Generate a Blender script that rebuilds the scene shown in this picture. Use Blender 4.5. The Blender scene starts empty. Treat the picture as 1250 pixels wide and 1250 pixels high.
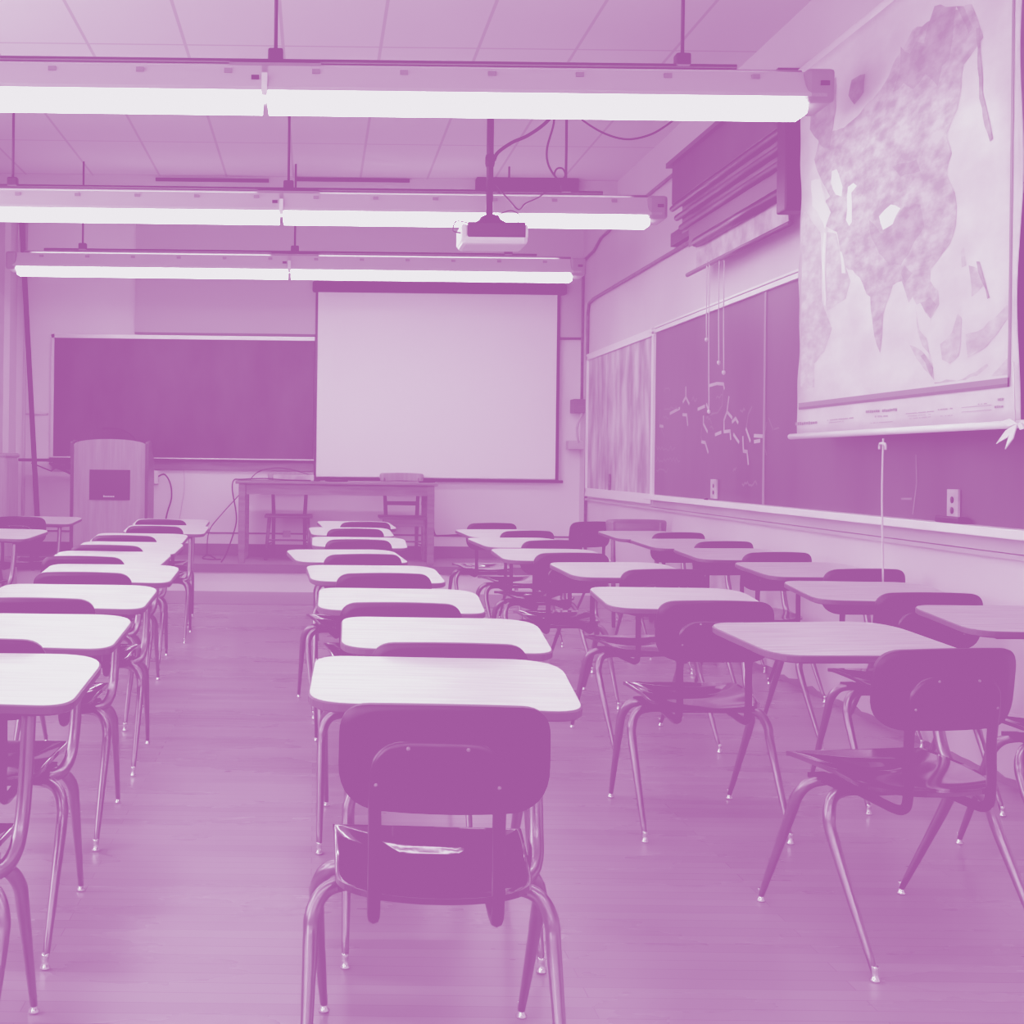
import bpy, bmesh, math, random
from mathutils import Vector, Matrix
from mathutils.geometry import tessellate_polygon
random.seed(7)
C = bpy.context.scene.collection
F, PX, PY, H, ROLL = 1550.0, 386.0, 565.0, 1.24, 0.012
XW, YW, ZC, ST = 2.75, 13.25, 3.87, 0.265      # right wall, front wall, ceiling, stage height
XL = -3.2

# ------------------------------------------------------------------ materials
def mat(name, v, rough=0.5, metal=0.0, noise=None, coat=0.0, spec=0.5, col=None):
    m = bpy.data.materials.new(name); m.use_nodes = True
    nt = m.node_tree; b = nt.nodes['Principled BSDF']
    c = (v, v, v, 1)
    b.inputs['Base Color'].default_value = c
    b.inputs['Roughness'].default_value = rough
    b.inputs['Metallic'].default_value = metal
    b.inputs['Coat Weight'].default_value = coat
    b.inputs['Coat Roughness'].default_value = 0.08
    b.inputs['Specular IOR Level'].default_value = spec
    if noise:
        scale, lo, hi, stretch = noise
        tc = nt.nodes.new('ShaderNodeTexCoord'); mp = nt.nodes.new('ShaderNodeMapping')
        mp.inputs['Scale'].default_value = stretch
        nz = nt.nodes.new('ShaderNodeTexNoise'); nz.inputs['Scale'].default_value = scale
        nz.inputs['Detail'].default_value = 6
        cr = nt.nodes.new('ShaderNodeValToRGB')
        cr.color_ramp.elements[0].position = 0.35; cr.color_ramp.elements[1].position = 0.65
        cr.color_ramp.elements[0].color = (lo, lo, lo, 1); cr.color_ramp.elements[1].color = (hi, hi, hi, 1)
        nt.links.new(tc.outputs['Object'], mp.inputs['Vector']); nt.links.new(mp.outputs[0], nz.inputs['Vector'])
        nt.links.new(nz.outputs['Fac'], cr.inputs[0]); nt.links.new(cr.outputs[0], b.inputs['Base Color'])
    return m

def emat(name, s):
    m = bpy.data.materials.new(name); m.use_nodes = True
    nt = m.node_tree; nt.nodes.clear()
    o = nt.nodes.new('ShaderNodeOutputMaterial'); e = nt.nodes.new('ShaderNodeEmission')
    e.inputs['Strength'].default_value = s; nt.links.new(e.outputs[0], o.inputs[0]); return m

M = {}
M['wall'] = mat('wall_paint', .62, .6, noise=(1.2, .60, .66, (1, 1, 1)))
def shade_above(m, z, k):       # lamp cut-off shade put into the wall colour above the pipe line
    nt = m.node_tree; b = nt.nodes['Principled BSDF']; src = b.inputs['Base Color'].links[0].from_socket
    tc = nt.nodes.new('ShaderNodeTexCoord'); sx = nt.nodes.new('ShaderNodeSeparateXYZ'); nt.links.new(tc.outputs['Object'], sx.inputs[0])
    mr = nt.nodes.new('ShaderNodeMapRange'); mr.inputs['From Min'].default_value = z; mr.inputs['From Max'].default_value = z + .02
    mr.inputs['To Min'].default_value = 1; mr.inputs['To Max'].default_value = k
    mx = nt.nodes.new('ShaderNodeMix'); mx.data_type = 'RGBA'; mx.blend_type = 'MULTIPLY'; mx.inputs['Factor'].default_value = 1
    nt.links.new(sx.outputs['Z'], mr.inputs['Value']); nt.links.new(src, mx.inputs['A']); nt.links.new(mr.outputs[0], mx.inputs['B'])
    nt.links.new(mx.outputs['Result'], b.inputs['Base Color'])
shade_above(M['wall'], 2.9, .85)
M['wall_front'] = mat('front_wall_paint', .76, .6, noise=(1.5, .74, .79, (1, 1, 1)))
M['panel'] = mat('panel_paint', .46, .6)
M['soffit'] = mat('soffit_paint', .42, .7)
M['white_trim'] = mat('white_painted_wood', .8, .4)
M['metal_trim'] = mat('aluminium_trim', .6, .35, .4)
M['board'] = mat('chalkboard_slate', .035, .5, noise=(2.2, .02, .05, (1, 1, .5)))
M['board_r'] = mat('dusty_chalkboard_slate', .05, .45, noise=(1.6, .035, .075, (1, 1, .4)))
M['pin'] = mat('faded_wall_map', .35, .6, noise=(6, .22, .6, (1, 1, .35)))
M['chalk'] = mat('chalk', .42, .9)
M['chalk_faint'] = mat('faint_chalk', .2, .9)
M['plastic'] = mat('dark_moulded_plastic', .010, .14, coat=1)
M['plastic_back'] = mat('dark_satin_plastic', .008, .42, spec=.35)
M['rivet'] = mat('dull_rivet', .2, .5, .3)
M['chrome'] = mat('chrome_tube', .21, .28, .95)
M['chrome_dark'] = mat('dull_steel_tube', .045, .3, .8)
M['glide'] = mat('chrome_glide', .75, .2, 1)
M['steel'] = mat('black_steel_plate', .02, .5)
M['laminate'] = mat('pale_laminate', .74, .3, noise=(5, .60, .70, (1, 14, 1)))
M['laminate_grain'] = mat('wood_grain_laminate', .55, .3, noise=(4, .42, .60, (1, 14, 1)))
M['edge'] = mat('dark_edge_band', .07, .4)
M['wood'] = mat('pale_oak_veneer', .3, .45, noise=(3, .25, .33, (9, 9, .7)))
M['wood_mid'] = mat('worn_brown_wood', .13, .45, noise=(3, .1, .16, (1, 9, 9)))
M['wood_dark'] = mat('dark_stained_wood', .05, .4)
M['stage'] = mat('stage_boards', .2, .4, noise=(4, .17, .23, (.4, 9, 1)))
M['nosing'] = mat('stage_nosing_wood', .11, .4)
M['black'] = mat('black_plastic', .012, .4)
M['dark'] = mat('dark_metal', .02, .45, .3)
M['housing'] = mat('painted_lamp_housing', .5, .45)
M['housing_cap'] = mat('lamp_end_cap', .22, .45)
M['screen'] = mat('projection_screen_fabric', .95, .9)
M['paper'] = mat('map_paper', .72, .5, noise=(3.5, .60, .72, (1, 1, 1.8)))
M['land'] = mat('map_land_relief', .4, .5, noise=(9, .30, .56, (1, 1, 2.2)))
M['land_dark'] = mat('map_highland_relief', .25, .5, noise=(9, .25, .42, (1, 1, 2.2)))
M['ink'] = mat('map_ink', .12, .5)
M['ink_faint'] = mat('faded_map_ink', .4, .5)
M['white'] = mat('white_plastic', .8, .35)
M['cord'] = mat('white_cord', .6, .7)
M['lens'] = emat('glowing_lamp_lens', 7.0)
M['uplight'] = emat('lamp_uplight_slot', 4.5)
M['pane_glow'] = emat('added_window_glow', 3.0)  # glow of the unseen left panes, added to light the room
M['case'] = mat('map_case_wood', .05, .5, noise=(2, .04, .065, (1, 1, 1)))
M['old_map'] = mat('old_rolled_map', .42, .6, noise=(7, .3, .55, (1, 1, 1)))
M['old_map_dark'] = mat('dark_rolled_map', .14, .6)

def brick_mat(name, c1, c2, mortar, bw, rh, ms, rough, off=0.5, loc=(0, 0, 0), bump=0.0, spec=.5, big=None):
    m = mat(name, c1, rough, spec=spec); nt = m.node_tree; b = nt.nodes['Principled BSDF']
    tc = nt.nodes.new('ShaderNodeTexCoord'); mp = nt.nodes.new('ShaderNodeMapping')
    mp.inputs['Location'].default_value = loc
    br = nt.nodes.new('ShaderNodeTexBrick')
    br.inputs['Scale'].default_value = 1; br.inputs['Brick Width'].default_value = bw
    br.inputs['Row Height'].default_value = rh; br.inputs['Mortar Size'].default_value = ms
    br.inputs['Mortar Smooth'].default_value = .3
    br.offset = off; br.squash = 1
    br.inputs['Color1'].default_value = (c1, c1, c1, 1); br.inputs['Color2'].default_value = (c2, c2, c2, 1)
    br.inputs['Mortar'].default_value = (mortar, mortar, mortar, 1)
    nt.links.new(tc.outputs['Object'], mp.inputs[0]); nt.links.new(mp.outputs[0], br.inputs['Vector'])
    out = br.outputs['Color']
    if big:
        sc, lo, hi, stv, rlo, rhi = big
        mp2 = nt.nodes.new('ShaderNodeMapping'); mp2.inputs['Scale'].default_value = stv
        nz = nt.nodes.new('ShaderNodeTexNoise'); nz.inputs['Scale'].default_value = sc; nz.inputs['Detail'].default_value = 5
        mr = nt.nodes.new('ShaderNodeMapRange'); mr.inputs['From Min'].default_value = .3; mr.inputs['From Max'].default_value = .7
        mr.inputs['To Min'].default_value = lo; mr.inputs['To Max'].default_value = hi
        mx = nt.nodes.new('ShaderNodeMix'); mx.data_type = 'RGBA'; mx.blend_type = 'MULTIPLY'; mx.inputs['Factor'].default_value = 1
        nt.links.new(tc.outputs['Object'], mp2.inputs[0]); nt.links.new(mp2.outputs[0], nz.inputs['Vector'])
        nt.links.new(nz.outputs['Fac'], mr.inputs['Value'])
        nt.links.new(out, mx.inputs['A']); nt.links.new(mr.outputs[0], mx.inputs['B']); out = mx.outputs['Result']
        mr2 = nt.nodes.new('ShaderNodeMapRange'); mr2.inputs['From Min'].default_value = .3; mr2.inputs['From Max'].default_value = .7
        mr2.inputs['To Min'].default_value = rlo; mr2.inputs['To Max'].default_value = rhi
        nt.links.new(nz.outputs['Fac'], mr2.inputs['Value']); nt.links.new(mr2.outputs[0], b.inputs['Roughness'])
    nt.links.new(out, b.inputs['Base Color'])
    return m
M['floor'] = brick_mat('worn_wood_strip_floor', .20, .27, .12, 1.3, .057, .0014, .3, big=(2.0, .9, 1.1, (.5, 1.6, 1), .24, .33), spec=.8)
M['ceiling'] = brick_mat('ceiling_tiles', .62, .60, .40, .617, 1.22, .012, .8, off=0, loc=(-.376 + .617 * 20, -8.02 + 1.22 * 20, 0))

# ------------------------------------------------------------------ mesh helpers
def cr(pts, n=6, radii=None):
    """Catmull-Rom through pts; returns points (and radii)."""
    P = [Vector(p) for p in pts]; out = []; ro = []
    R_ = radii or [1] * len(P)
    for i in range(len(P) - 1):
        p0 = P[max(i - 1, 0)]; p1 = P[i]; p2 = P[i + 1]; p3 = P[min(i + 2, len(P) - 1)]
        for k in range(n):
            t = k / n; t2 = t * t; t3 = t2 * t
            out.append(.5 * ((2 * p1) + (p2 - p0) * t + (2 * p0 - 5 * p1 + 4 * p2 - p3) * t2 + (3 * p1 - p0 - 3 * p2 + p3) * t3))
            ro.append(R_[i] * (1 - t) + R_[i + 1] * t)
    out.append(P[-1]); ro.append(R_[-1])
    return out, ro

class MB:
    def __init__(s): s.bm = bmesh.new()
    def box(s, c, d, rot=0, bevel=0, rotm=None):
        m = Matrix.Translation(c) @ (rotm.to_4x4() if rotm is not None else Matrix.Rotation(rot, 4, 'Z')) @ Matrix.Diagonal((d[0], d[1], d[2], 1))
        r = bmesh.ops.create_cube(s.bm, size=1, matrix=m)
        if bevel:
            es = list({e for v in r['verts'] for e in v.link_edges})
            bmesh.ops.bevel(s.bm, geom=es, offset=bevel, segments=2, affect='EDGES', profile=.5)
        return s
    def bounds(s, a, b, bevel=0):
        return s.box([(a[i] + b[i]) / 2 for i in range(3)], [abs(b[i] - a[i]) for i in range(3)], 0, bevel)
    def tube(s, pts, r, n=10, smooth=0, radii=None):
        if smooth: pts, rr = cr(pts, smooth, radii or [r] * len(pts))
        else: pts = [Vector(p) for p in pts]; rr = radii or [r] * len(pts)
        t0 = (pts[1] - pts[0]).normalized()
        up = Vector((0, 0, 1)) if abs(t0.z) < .9 else Vector((1, 0, 0))
        nrm = (up - t0 * up.dot(t0)).normalized(); rings = []
        for i, p in enumerate(pts):
            t = (pts[min(i + 1, len(pts) - 1)] - pts[max(i - 1, 0)]).normalized()
            nrm = (nrm - t * nrm.dot(t)).normalized(); bi = t.cross(nrm)
            rings.append([s.bm.verts.new(p + (nrm * math.cos(a) + bi * math.sin(a)) * rr[i]) for a in [2 * math.pi * k / n for k in range(n)]])
        for a, b in zip(rings, rings[1:]):
            for k in range(n):
                f = s.bm.faces.new((a[k], a[(k + 1) % n], b[(k + 1) % n], b[k])); f.smooth = True
        s.bm.faces.new(rings[0][::-1]); s.bm.faces.new(rings[-1])
        return s
    def lathe(s, prof, at, n=14, axis=None):
        rings = []; mtx = axis or Matrix.Identity(3)
        for r, z in prof:
            rings.append([s.bm.verts.new(Vector(at) + mtx @ Vector((r * math.cos(a), r * math.sin(a), z))) for a in [2 * math.pi * k / n for k in range(n)]])
        for a, b in zip(rings, rings[1:]):
            for k in range(n):
                f = s.bm.faces.new((a[k], a[(k + 1) % n], b[(k + 1) % n], b[k])); f.smooth = True
        s.bm.faces.new(rings[0][::-1]); s.bm.faces.new(rings[-1])
        return s
    def shell(s, outline, fn, th, rings=6, centre=(0, 0), smooth=True):
        """disc of rings over a 2D outline, mapped by fn(u,v)->(pos, normal); closed with thickness th"""
        n = len(outline); layers = []
        for side in (0, 1):
            L = []
            cpos, cn = fn(*centre); L.append([s.bm.verts.new(Vector(cpos) - Vector(cn) * th * side)])
            for k in range(1, rings + 1):
                t = k / rings; row = []
                for (u, v) in outline:
                    p, nn = fn(centre[0] + (u - centre[0]) * t, centre[1] + (v - centre[1]) * t)
                    row.append(s.bm.verts.new(Vector(p) - Vector(nn) * th * side))
                L.append(row)
            layers.append(L)
            for k in range(n):
                j = (k + 1) % n
                fs = [(L[0][0], L[1][k], L[1][j])] + [(L[i][k], L[i + 1][k], L[i + 1][j], L[i][j]) for i in range(1, rings)]
                for f in fs:
                    g = s.bm.faces.new(f if side == 0 else f[::-1]); g.smooth = smooth
        A, B = layers[0][-1], layers[1][-1]
        for k in range(n):
            j = (k + 1) % n; s.bm.faces.new((A[k], B[k], B[j], A[j]))
        return s
    def poly(s, pts, ext=None):
        vs = [s.bm.verts.new(p) for p in pts]; f = s.bm.faces.new(vs)
        if ext is not None:
            r = bmesh.ops.extrude_face_region(s.bm, geom=[f])
            bmesh.ops.translate(s.bm, vec=Vector(ext), verts=[g for g in r['geom'] if isinstance(g, bmesh.types.BMVert)])
        else:
            bmesh.ops.triangulate(s.bm, faces=[f])
        return s
    def build(s, name, m, parent=None, loc=None):
        bmesh.ops.recalc_face_normals(s.bm, faces=s.bm.faces)
        me = bpy.data.meshes.new(name); s.bm.to_mesh(me); s.bm.free()
        me.materials.append(m if not isinstance(m, str) else M[m])
        o = bpy.data.objects.new(name, me); C.objects.link(o)
        if parent is not None: o.parent = parent
        if loc: o.location = loc
        return o

def tag(o, label=None, cat=None, group=None, kind=None):
    if label: o['label'] = label
    if cat: o['category'] = cat
    if group: o['group'] = group
    if kind: o['kind'] = kind
    return o
def empty(name, loc=(0, 0, 0), rz=0, label=None, cat=None, group=None, kind=None):
    o = bpy.data.objects.new(name, None); C.objects.link(o); o.location = loc; o.rotation_euler = (0, 0, rz)
    o.empty_display_size = .1
    return tag(o, label, cat, group, kind)
def struct(name, mb, m, parent=None):
    o = mb.build(name, m, parent)
    if parent is None: o['kind'] = 'structure'
    return o
def round_poly(pts, radii, seg=6):
    out = []; n = len(pts)
    for i in range(n):
        p = Vector(pts[i]).to_2d(); a = Vector(pts[i - 1]).to_2d(); b = Vector(pts[(i + 1) % n]).to_2d(); r = radii[i]
        u = (a - p).normalized(); v = (b - p).normalized(); p1 = p + u * r; p2 = p + v * r
        for k in range(seg + 1):
            t = k / seg
            q = p1 * (1 - t) ** 2 + p * 2 * t * (1 - t) + p2 * t * t
            out.append((q.x, q.y))
    return out
def densify(ol, step=.03):
    out = []
    for i, p in enumerate(ol):
        q = ol[(i + 1) % len(ol)]; L = math.hypot(q[0] - p[0], q[1] - p[1]); k = max(1, int(L / step))
        for j in range(k): out.append((p[0] + (q[0] - p[0]) * j / k, p[1] + (q[1] - p[1]) * j / k))
    return out
def unroll(px, py):
    x, y = px - PX, py - PY; c, s = math.cos(ROLL), math.sin(ROLL)
    return x * c + y * s, -x * s + y * c
def at(px, py, d):            # survey a point of known distance
    x, y = unroll(px, py); return Vector((x * d / F, d, H - y * d / F))
def onwall(px, py, X):        # survey a point on the plane of the right wall
    x, y = unroll(px, py); d = F * X / x; return Vector((X, d, H - y * d / F))

# ------------------------------------------------------------------ the room
yb = -3.5
struct('floor', MB().bounds((XL, yb, -.05), (XW, YW, 0)), 'floor')
struct('ceiling', MB().bounds((XL, yb, ZC), (XW, YW, ZC + .05)), 'ceiling')
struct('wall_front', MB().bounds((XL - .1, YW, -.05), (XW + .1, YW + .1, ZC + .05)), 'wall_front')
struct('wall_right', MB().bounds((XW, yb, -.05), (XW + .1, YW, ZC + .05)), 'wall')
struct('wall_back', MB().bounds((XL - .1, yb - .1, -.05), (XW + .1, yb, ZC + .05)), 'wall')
# left wall with three window openings, unseen and added as a light source
wl = MB(); zs0, zs1 = 1.0, 3.3; wins = [(-2.2, .6), (1.6, 4.4), (5.4, 8.2)]
wl.bounds((XL - .1, yb, -.05), (XL, YW, zs0)); wl.bounds((XL - .1, yb, zs1), (XL, YW, ZC + .05))
ys = [yb] + [v for w in wins for v in w] + [YW]
for i in range(0, len(ys), 2): wl.bounds((XL - .1, ys[i], zs0), (XL, ys[i + 1], zs1))
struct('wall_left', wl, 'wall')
for i, (a, b) in enumerate(wins):
    w = empty('window_%d' % (i + 1), (XL, (a + b) / 2, zs0), kind='structure'); w['kind'] = 'structure'
    fr = MB(); L = b - a; hh = zs1 - zs0
    for (y0, y1, z0, z1) in [(-L/2, L/2, 0, .06), (-L/2, L/2, hh - .06, hh), (-L/2, -L/2 + .06, 0, hh), (L/2 - .06, L/2, 0, hh), (-.03, .03, 0, hh), (-L/2, L/2, hh/2 - .03, hh/2 + .03)]:
        fr.bounds((-.07, y0, z0), (0, y1, z1))
    fr.build('window_frame', 'white_trim', w)
    MB().bounds((-.09, -L/2, 0), (-.08, L/2, hh)).build('pane', 'pane_glow', w)
# column in the left front corner
struct('trim_1', MB().bounds((XL, 12.95, 0), (XL + .06, YW, ZC)), 'wall_front')
# ceiling drop at the front and wall panel above the board
struct('trim_2', MB().bounds((XL, 11.72, 3.72), (XW, YW, ZC)), 'soffit')
struct('trim_3', MB().bounds((-1.9, YW - .06, 2.575), (XW, YW, 3.72)), 'panel')
struct('trim_4', MB().bounds((-1.9, YW - .07, 2.555), (XW, YW, 2.575)), 'edge')
# stage
struct('trim_5', MB().bounds((XL, 12.12, 0), (XW, YW, ST - .03)), 'wall_front')
struct('trim_6', MB().bounds((XL, 12.09, ST - .075), (XW, 12.12, ST)).bounds((XL, 12.1, ST - .03), (XW, 12.12, ST)), 'nosing')
struct('trim_7', MB().bounds((XL, 12.11, ST - .03), (XW, YW, ST)), 'stage')
struct('baseboard_front', MB().bounds((XL, YW - .02, ST), (XW, YW, ST + .12)), 'nosing')
struct('trim_8', MB().bounds((XL, 11.05, 0), (XW, 12.12, .004)), 'stage')
struct('trim_9', MB().bounds((XL, YW - .012, ST + .225), (XW, YW, ST + .24)), 'edge')
# torn skirting strip on the right wall
bs = MB(); y = yb
pts = []
while y < 12.1:
    pts.append((y, .035 + random.uniform(-.012, .012))); y += .07
bs.poly([(XW - .006, yb, 0)] + [(XW - .006, a, b) for a, b in pts] + [(XW - .006, 12.1, 0)], ext=(.006, 0, 0))
struct('baseboard_right', bs, mat('worn_floor_edge', .17, .5))

# ------------------------------------------------------------------ student desk with attached chair
def chair_parts(root, steel='chrome'):
    # backrest
    ol = densify(round_poly([(-.2, .588), (.2, .588), (.197, .79), (-.197, .79)], [.085, .085, .055, .055], 8), .04)
    def fb(x, z):
        yy = -.285 + .045 * (x / .2) ** 2 - (z - .58) * .12
        n = Vector((-.11 * x / .038 * .12, 1, .12)).normalized(); return (x, yy, z), n
    cz = .68
    bk = MB().shell([(u, v) for u, v in ol], fb, .011, 6, (0, cz)).build('backrest', 'plastic_back', root)
    # crown: a slightly higher middle
    for v in bk.data.vertices:
        if v.co.z > .70: v.co.z += .010 * (1 - (v.co.x / .2) ** 2) * (v.co.z - .70) / .09 - .004 * (v.co.z - .70) / .09
        v.co.x += .015
    # seat
    ol = densify(round_poly([(-.185, -.31), (.185, -.31), (.205, .115), (-.205, .115)], [.12, .12, .02, .02], 8), .04)
    def fs(x, y):
        q = (x / .2) ** 2
        b = min(1, max(0, (y + .24) / .16)); b = b * b * (3 - 2 * b)
        st = min(1, max(0, (y - (-.042 + 3 * x * x) + .024) / .048)); st = st * st * (3 - 2 * st)
        z = (1 - b) * (.42 + .024 * q + .014 * max(0, (-y - .2) / .11) ** 2) + b * (.431 + .023 * max(min(1, q), st))
        e = max(0, (y - .085) / .03); z -= .008 * e * e
        return (x, y, z), Vector((-.24 * x * (1 - b), -.12 * b * (1 - b) * 4, 1)).normalized()
    MB().shell(densify(ol, .025), fs, .012, 20, (0, -.1)).build('seat', 'plastic', root)
    # back frame: inverted U behind the backrest
    def by(z): return -.313 - (z - .58) * .12
    up = [(-.115, -.06, .392), (-.115, -.2, .385), (-.115, -.285, .388), (-.115, -.31, .43), (-.115, by(.56), .56), (-.115, by(.66), .66), (-.106, by(.70), .697), (-.075, by(.718), .718)]
    pts = up + [(0, by(.72), .72)] + [(-a, b, c) for a, b, c in up[::-1]]
    fr = MB().tube(pts, .0125, 8, smooth=4).build('back_frame', 'chrome_dark', root)
    for (x, z) in [(-.055, .718), (.055, .718), (-.113, .648), (.113, .648)]:
        MB().lathe([(.0005, -.002), (.0045, 0), (.003, .002), (.0005, .003)], (x, by(z) - .0125, z), 8, Matrix.Rotation(math.pi / 2, 3, 'X')).build('rivet', 'rivet', fr)
    # seat frame
    sf = MB()
    sf.tube([(-.13, -.12, .398), (.13, -.12, .398)], .0155, 8); sf.tube([(-.13, -.03, .402), (.13, -.03, .402)], .0155, 8)
    sf.box((0, -.075, .39), (.2, .14, .006))
    for sx in (-1, 1): sf.box((sx * .16, -.075, .405), (.05, .2, .012))
    sf.build('seat_frame', 'chrome_dark', root)
    for sx in (-1, 1):
        for rear in (1, 0):
            if rear: p = [(.12, -.12, .398), (.17, -.125, .398), (.213, -.14, .385), (.235, -.16, .345), (.238, -.19, .28), (.24, -.37, .018)]
            else: p = [(.12, -.03, .402), (.17, -.028, .402), (.21, -.02, .39), (.231, 0, .352), (.233, .03, .29), (.222, .195, .018)]
            p = [(sx * a, b, c) for a, b, c in p]
            lg = MB().tube(p, .016, 10, smooth=5, radii=[.0155, .0155, .0158, .016, .015, .0085]).build('leg', steel, root)
            MB().lathe([(.004, .0), (.0125, .001), (.0135, .005), (.0085, .010), (.0085, .026), (.0095, .036), (.008, .038)], (p[-1][0], p[-1][1], 0), 10).build('foot_glide', 'glide', lg)

DOL = round_poly([(-.26, .055), (.325, .015), (.335, .475), (-.26, .475)], [.09, .07, .14, .08], 8)
def make_desk(lam):
    root = empty('student_desk')
    chair_parts(root)
    sl = .085
    def ft(x, y): return (x, y, .722 + sl * y), Vector((0, -sl, 1)).normalized()
    top = MB().shell(densify(DOL, .06), ft, .016, 3, (.03, .25), smooth=False).build('tabletop', lam, root)
    eb = MB(); n = len(DOL); out = []
    cx, cy = .03, .25
    ring = []
    for (x, y) in DOL:
        d = Vector((x - cx, y - cy)).normalized() * .004
        z = .722 + sl * y
        ring.append([eb.bm.verts.new((x + a * d.x, y + a * d.y, z + b)) for a, b in ((0.2, -.001), (1, -.004), (1, -.019), (-.5, -.023))])
    for k in range(n):
        a, b = ring[k], ring[(k + 1) % n]
        for i in range(3): eb.bm.faces.new((a[i], b[i], b[i + 1], a[i + 1]))
    eb.build('edge_band', 'edge', top)
    MB().tube([(.06, -.075, .398), (.15, -.07, .394), (.2, -.05, .396), (.222, -.01, .42), (.227, .03, .47), (.228, .06, .56), (.228, .085, .706)], .0165, 10, smooth=5).build('support_post', 'chrome', root)
    bp = MB(); bp.box((.03, .25, .722 + .085 * .25 - .03), (.36, .27, .02), rotm=Matrix.Rotation(math.atan(sl), 3, 'X'))
    bp.tube([(.228, .085, .700), (.22, .2, .706), (.1, .36, .716)], .0125, 8, smooth=4)
    bp.build('mounting_plate', 'steel', root)
    return root
def copy_tree(o, parent=None):
    c = o.copy(); C.objects.link(c); c.parent = parent
    for ch in list(o.children): copy_tree(ch, c)
    return c
desk_pale = make_desk('laminate'); desk_grain = make_desk('laminate_grain')
rows = [
 ('mid', 'pale', [
  (.245, 2.665, -2.5, 'combo desk nearest the camera, front and centre, with glare on its dark seat'),
  (.335, 3.48, -1.5, 'pale combo desk directly ahead of the nearest one in the middle row'),
  (.27, 4.39, -1, 'third pale combo desk from the camera in the middle row'),
  (.25, 5.48, 4, 'fourth pale combo desk from the camera in the middle row'),
  (.175, 6.55, 10, 'fifth desk of the middle row, its top pushed out to the left and turned'),
  (.24, 7.75, 0, 'sixth combo desk from the camera in the middle row, before the teacher table'),
  (.24, 8.98, 4, 'seventh combo desk from the camera in the middle row, in line with the teacher table'),
  (.33, 10.0, 8, 'farthest combo desk of the middle row, just short of the stage and table')]),
 ('left', 'pale', [
  (-.84, 2.65, 0, 'nearest desk of the left row, cut by the left picture edge, seat corner visible'),
  (-.885, 3.46, 0, 'second desk from the camera in the left row, rounded pale top cut by picture edge'),
  (-.925, 4.4, 0, 'third desk from the camera in the left row beside the aisle'),
  (-.945, 5.36, 0, 'fourth desk from the camera in the left row, first whose chair back shows whole'),
  (-1.09, 6.2, -2, 'fifth combo desk from the camera in the left row'),
  (-1.11, 7.0, -2, 'sixth combo desk from the camera in the left row'),
  (-1.16, 7.88, 0, 'seventh combo desk from the camera in the left row, below the lectern'),
  (-1.12, 9.0, 0, 'eighth combo desk from the camera in the left row, beside the lectern'),
  (-1.2, 10.0, 0, 'farthest combo desk of the left row, right before the lectern and stage')]),
 ('far left', 'grain', [
  (-2.2, 8.25, -10, 'turned desk at the far left picture edge with pale top, nearer of the two there'),
  (-2.3, 10.2, -4, 'desk at the far left, just below the black folding stand and pole')]),
 ('right centre', 'pale', [
  (1.34, 4.56, 0, 'whole dark chair with pale top standing alone right of the front centre desk'),
  (1.475, 5.85, 9, 'second desk from the camera in the row right of centre, wide dark back'),
  (1.29, 6.82, 4, 'third desk from the camera in the row right of centre'),
  (1.345, 7.9, 14, 'fourth desk from the camera in the row right of centre, turned left'),
  (1.376, 8.96, 13, 'fifth desk from the camera in the row right of centre, turned left')]),
 ('right', 'grain', [
  (1.54, 3.48, 10, 'large near desk at lower right turned left, all four splayed legs showing'),
  (2.38, 4.03, 2, 'desk cut by the right picture edge, only wood grain top and legs showing'),
  (2.24, 4.93, 0, 'wall-side desk behind the large lower right one, below the big map'),
  (2.43, 6.0, 8, 'wall-side desk under the hanging pull cord, third from the camera along the right wall'),
  (2.42, 7.06, 8, 'fourth desk from the camera along the right wall, dark rounded back'),
  (2.42, 8.0, 12, 'fifth desk from the camera along the right wall, below the chalk writing'),
  (2.42, 8.97, 12, 'farthest desk along the right wall, in front of the brown wooden chair')]),
]
GR = {'mid': 'combo desks of the middle row', 'left': 'combo desks of the left row', 'far left': 'combo desks by the left wall',
      'right centre': 'combo desks of the row right of centre', 'right': 'combo desks along the right wall'}
used = set()
for key, kind, L in rows:
    for (x, y, a, lab) in L:
        src = desk_pale if kind == 'pale' else desk_grain
        if kind in used: o = copy_tree(src)
        else: o = src; used.add(kind)
        o.location = (x, y, 0); o.rotation_euler = (0, 0, math.radians(a))
        tag(o, lab, 'desk', GR[key])
# a chair of the same make without a desk
pc = empty('student_chair', (2.10, 10.5, 0), math.radians(24), 'dark plastic chair without a writing top standing free near the front right corner', 'chair')
chair_parts(pc)
pc = empty('student_chair', (1.31, 10.07, 0), math.radians(8), 'dark plastic chair at the far end of the row right of centre', 'chair')
chair_parts(pc)

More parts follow.
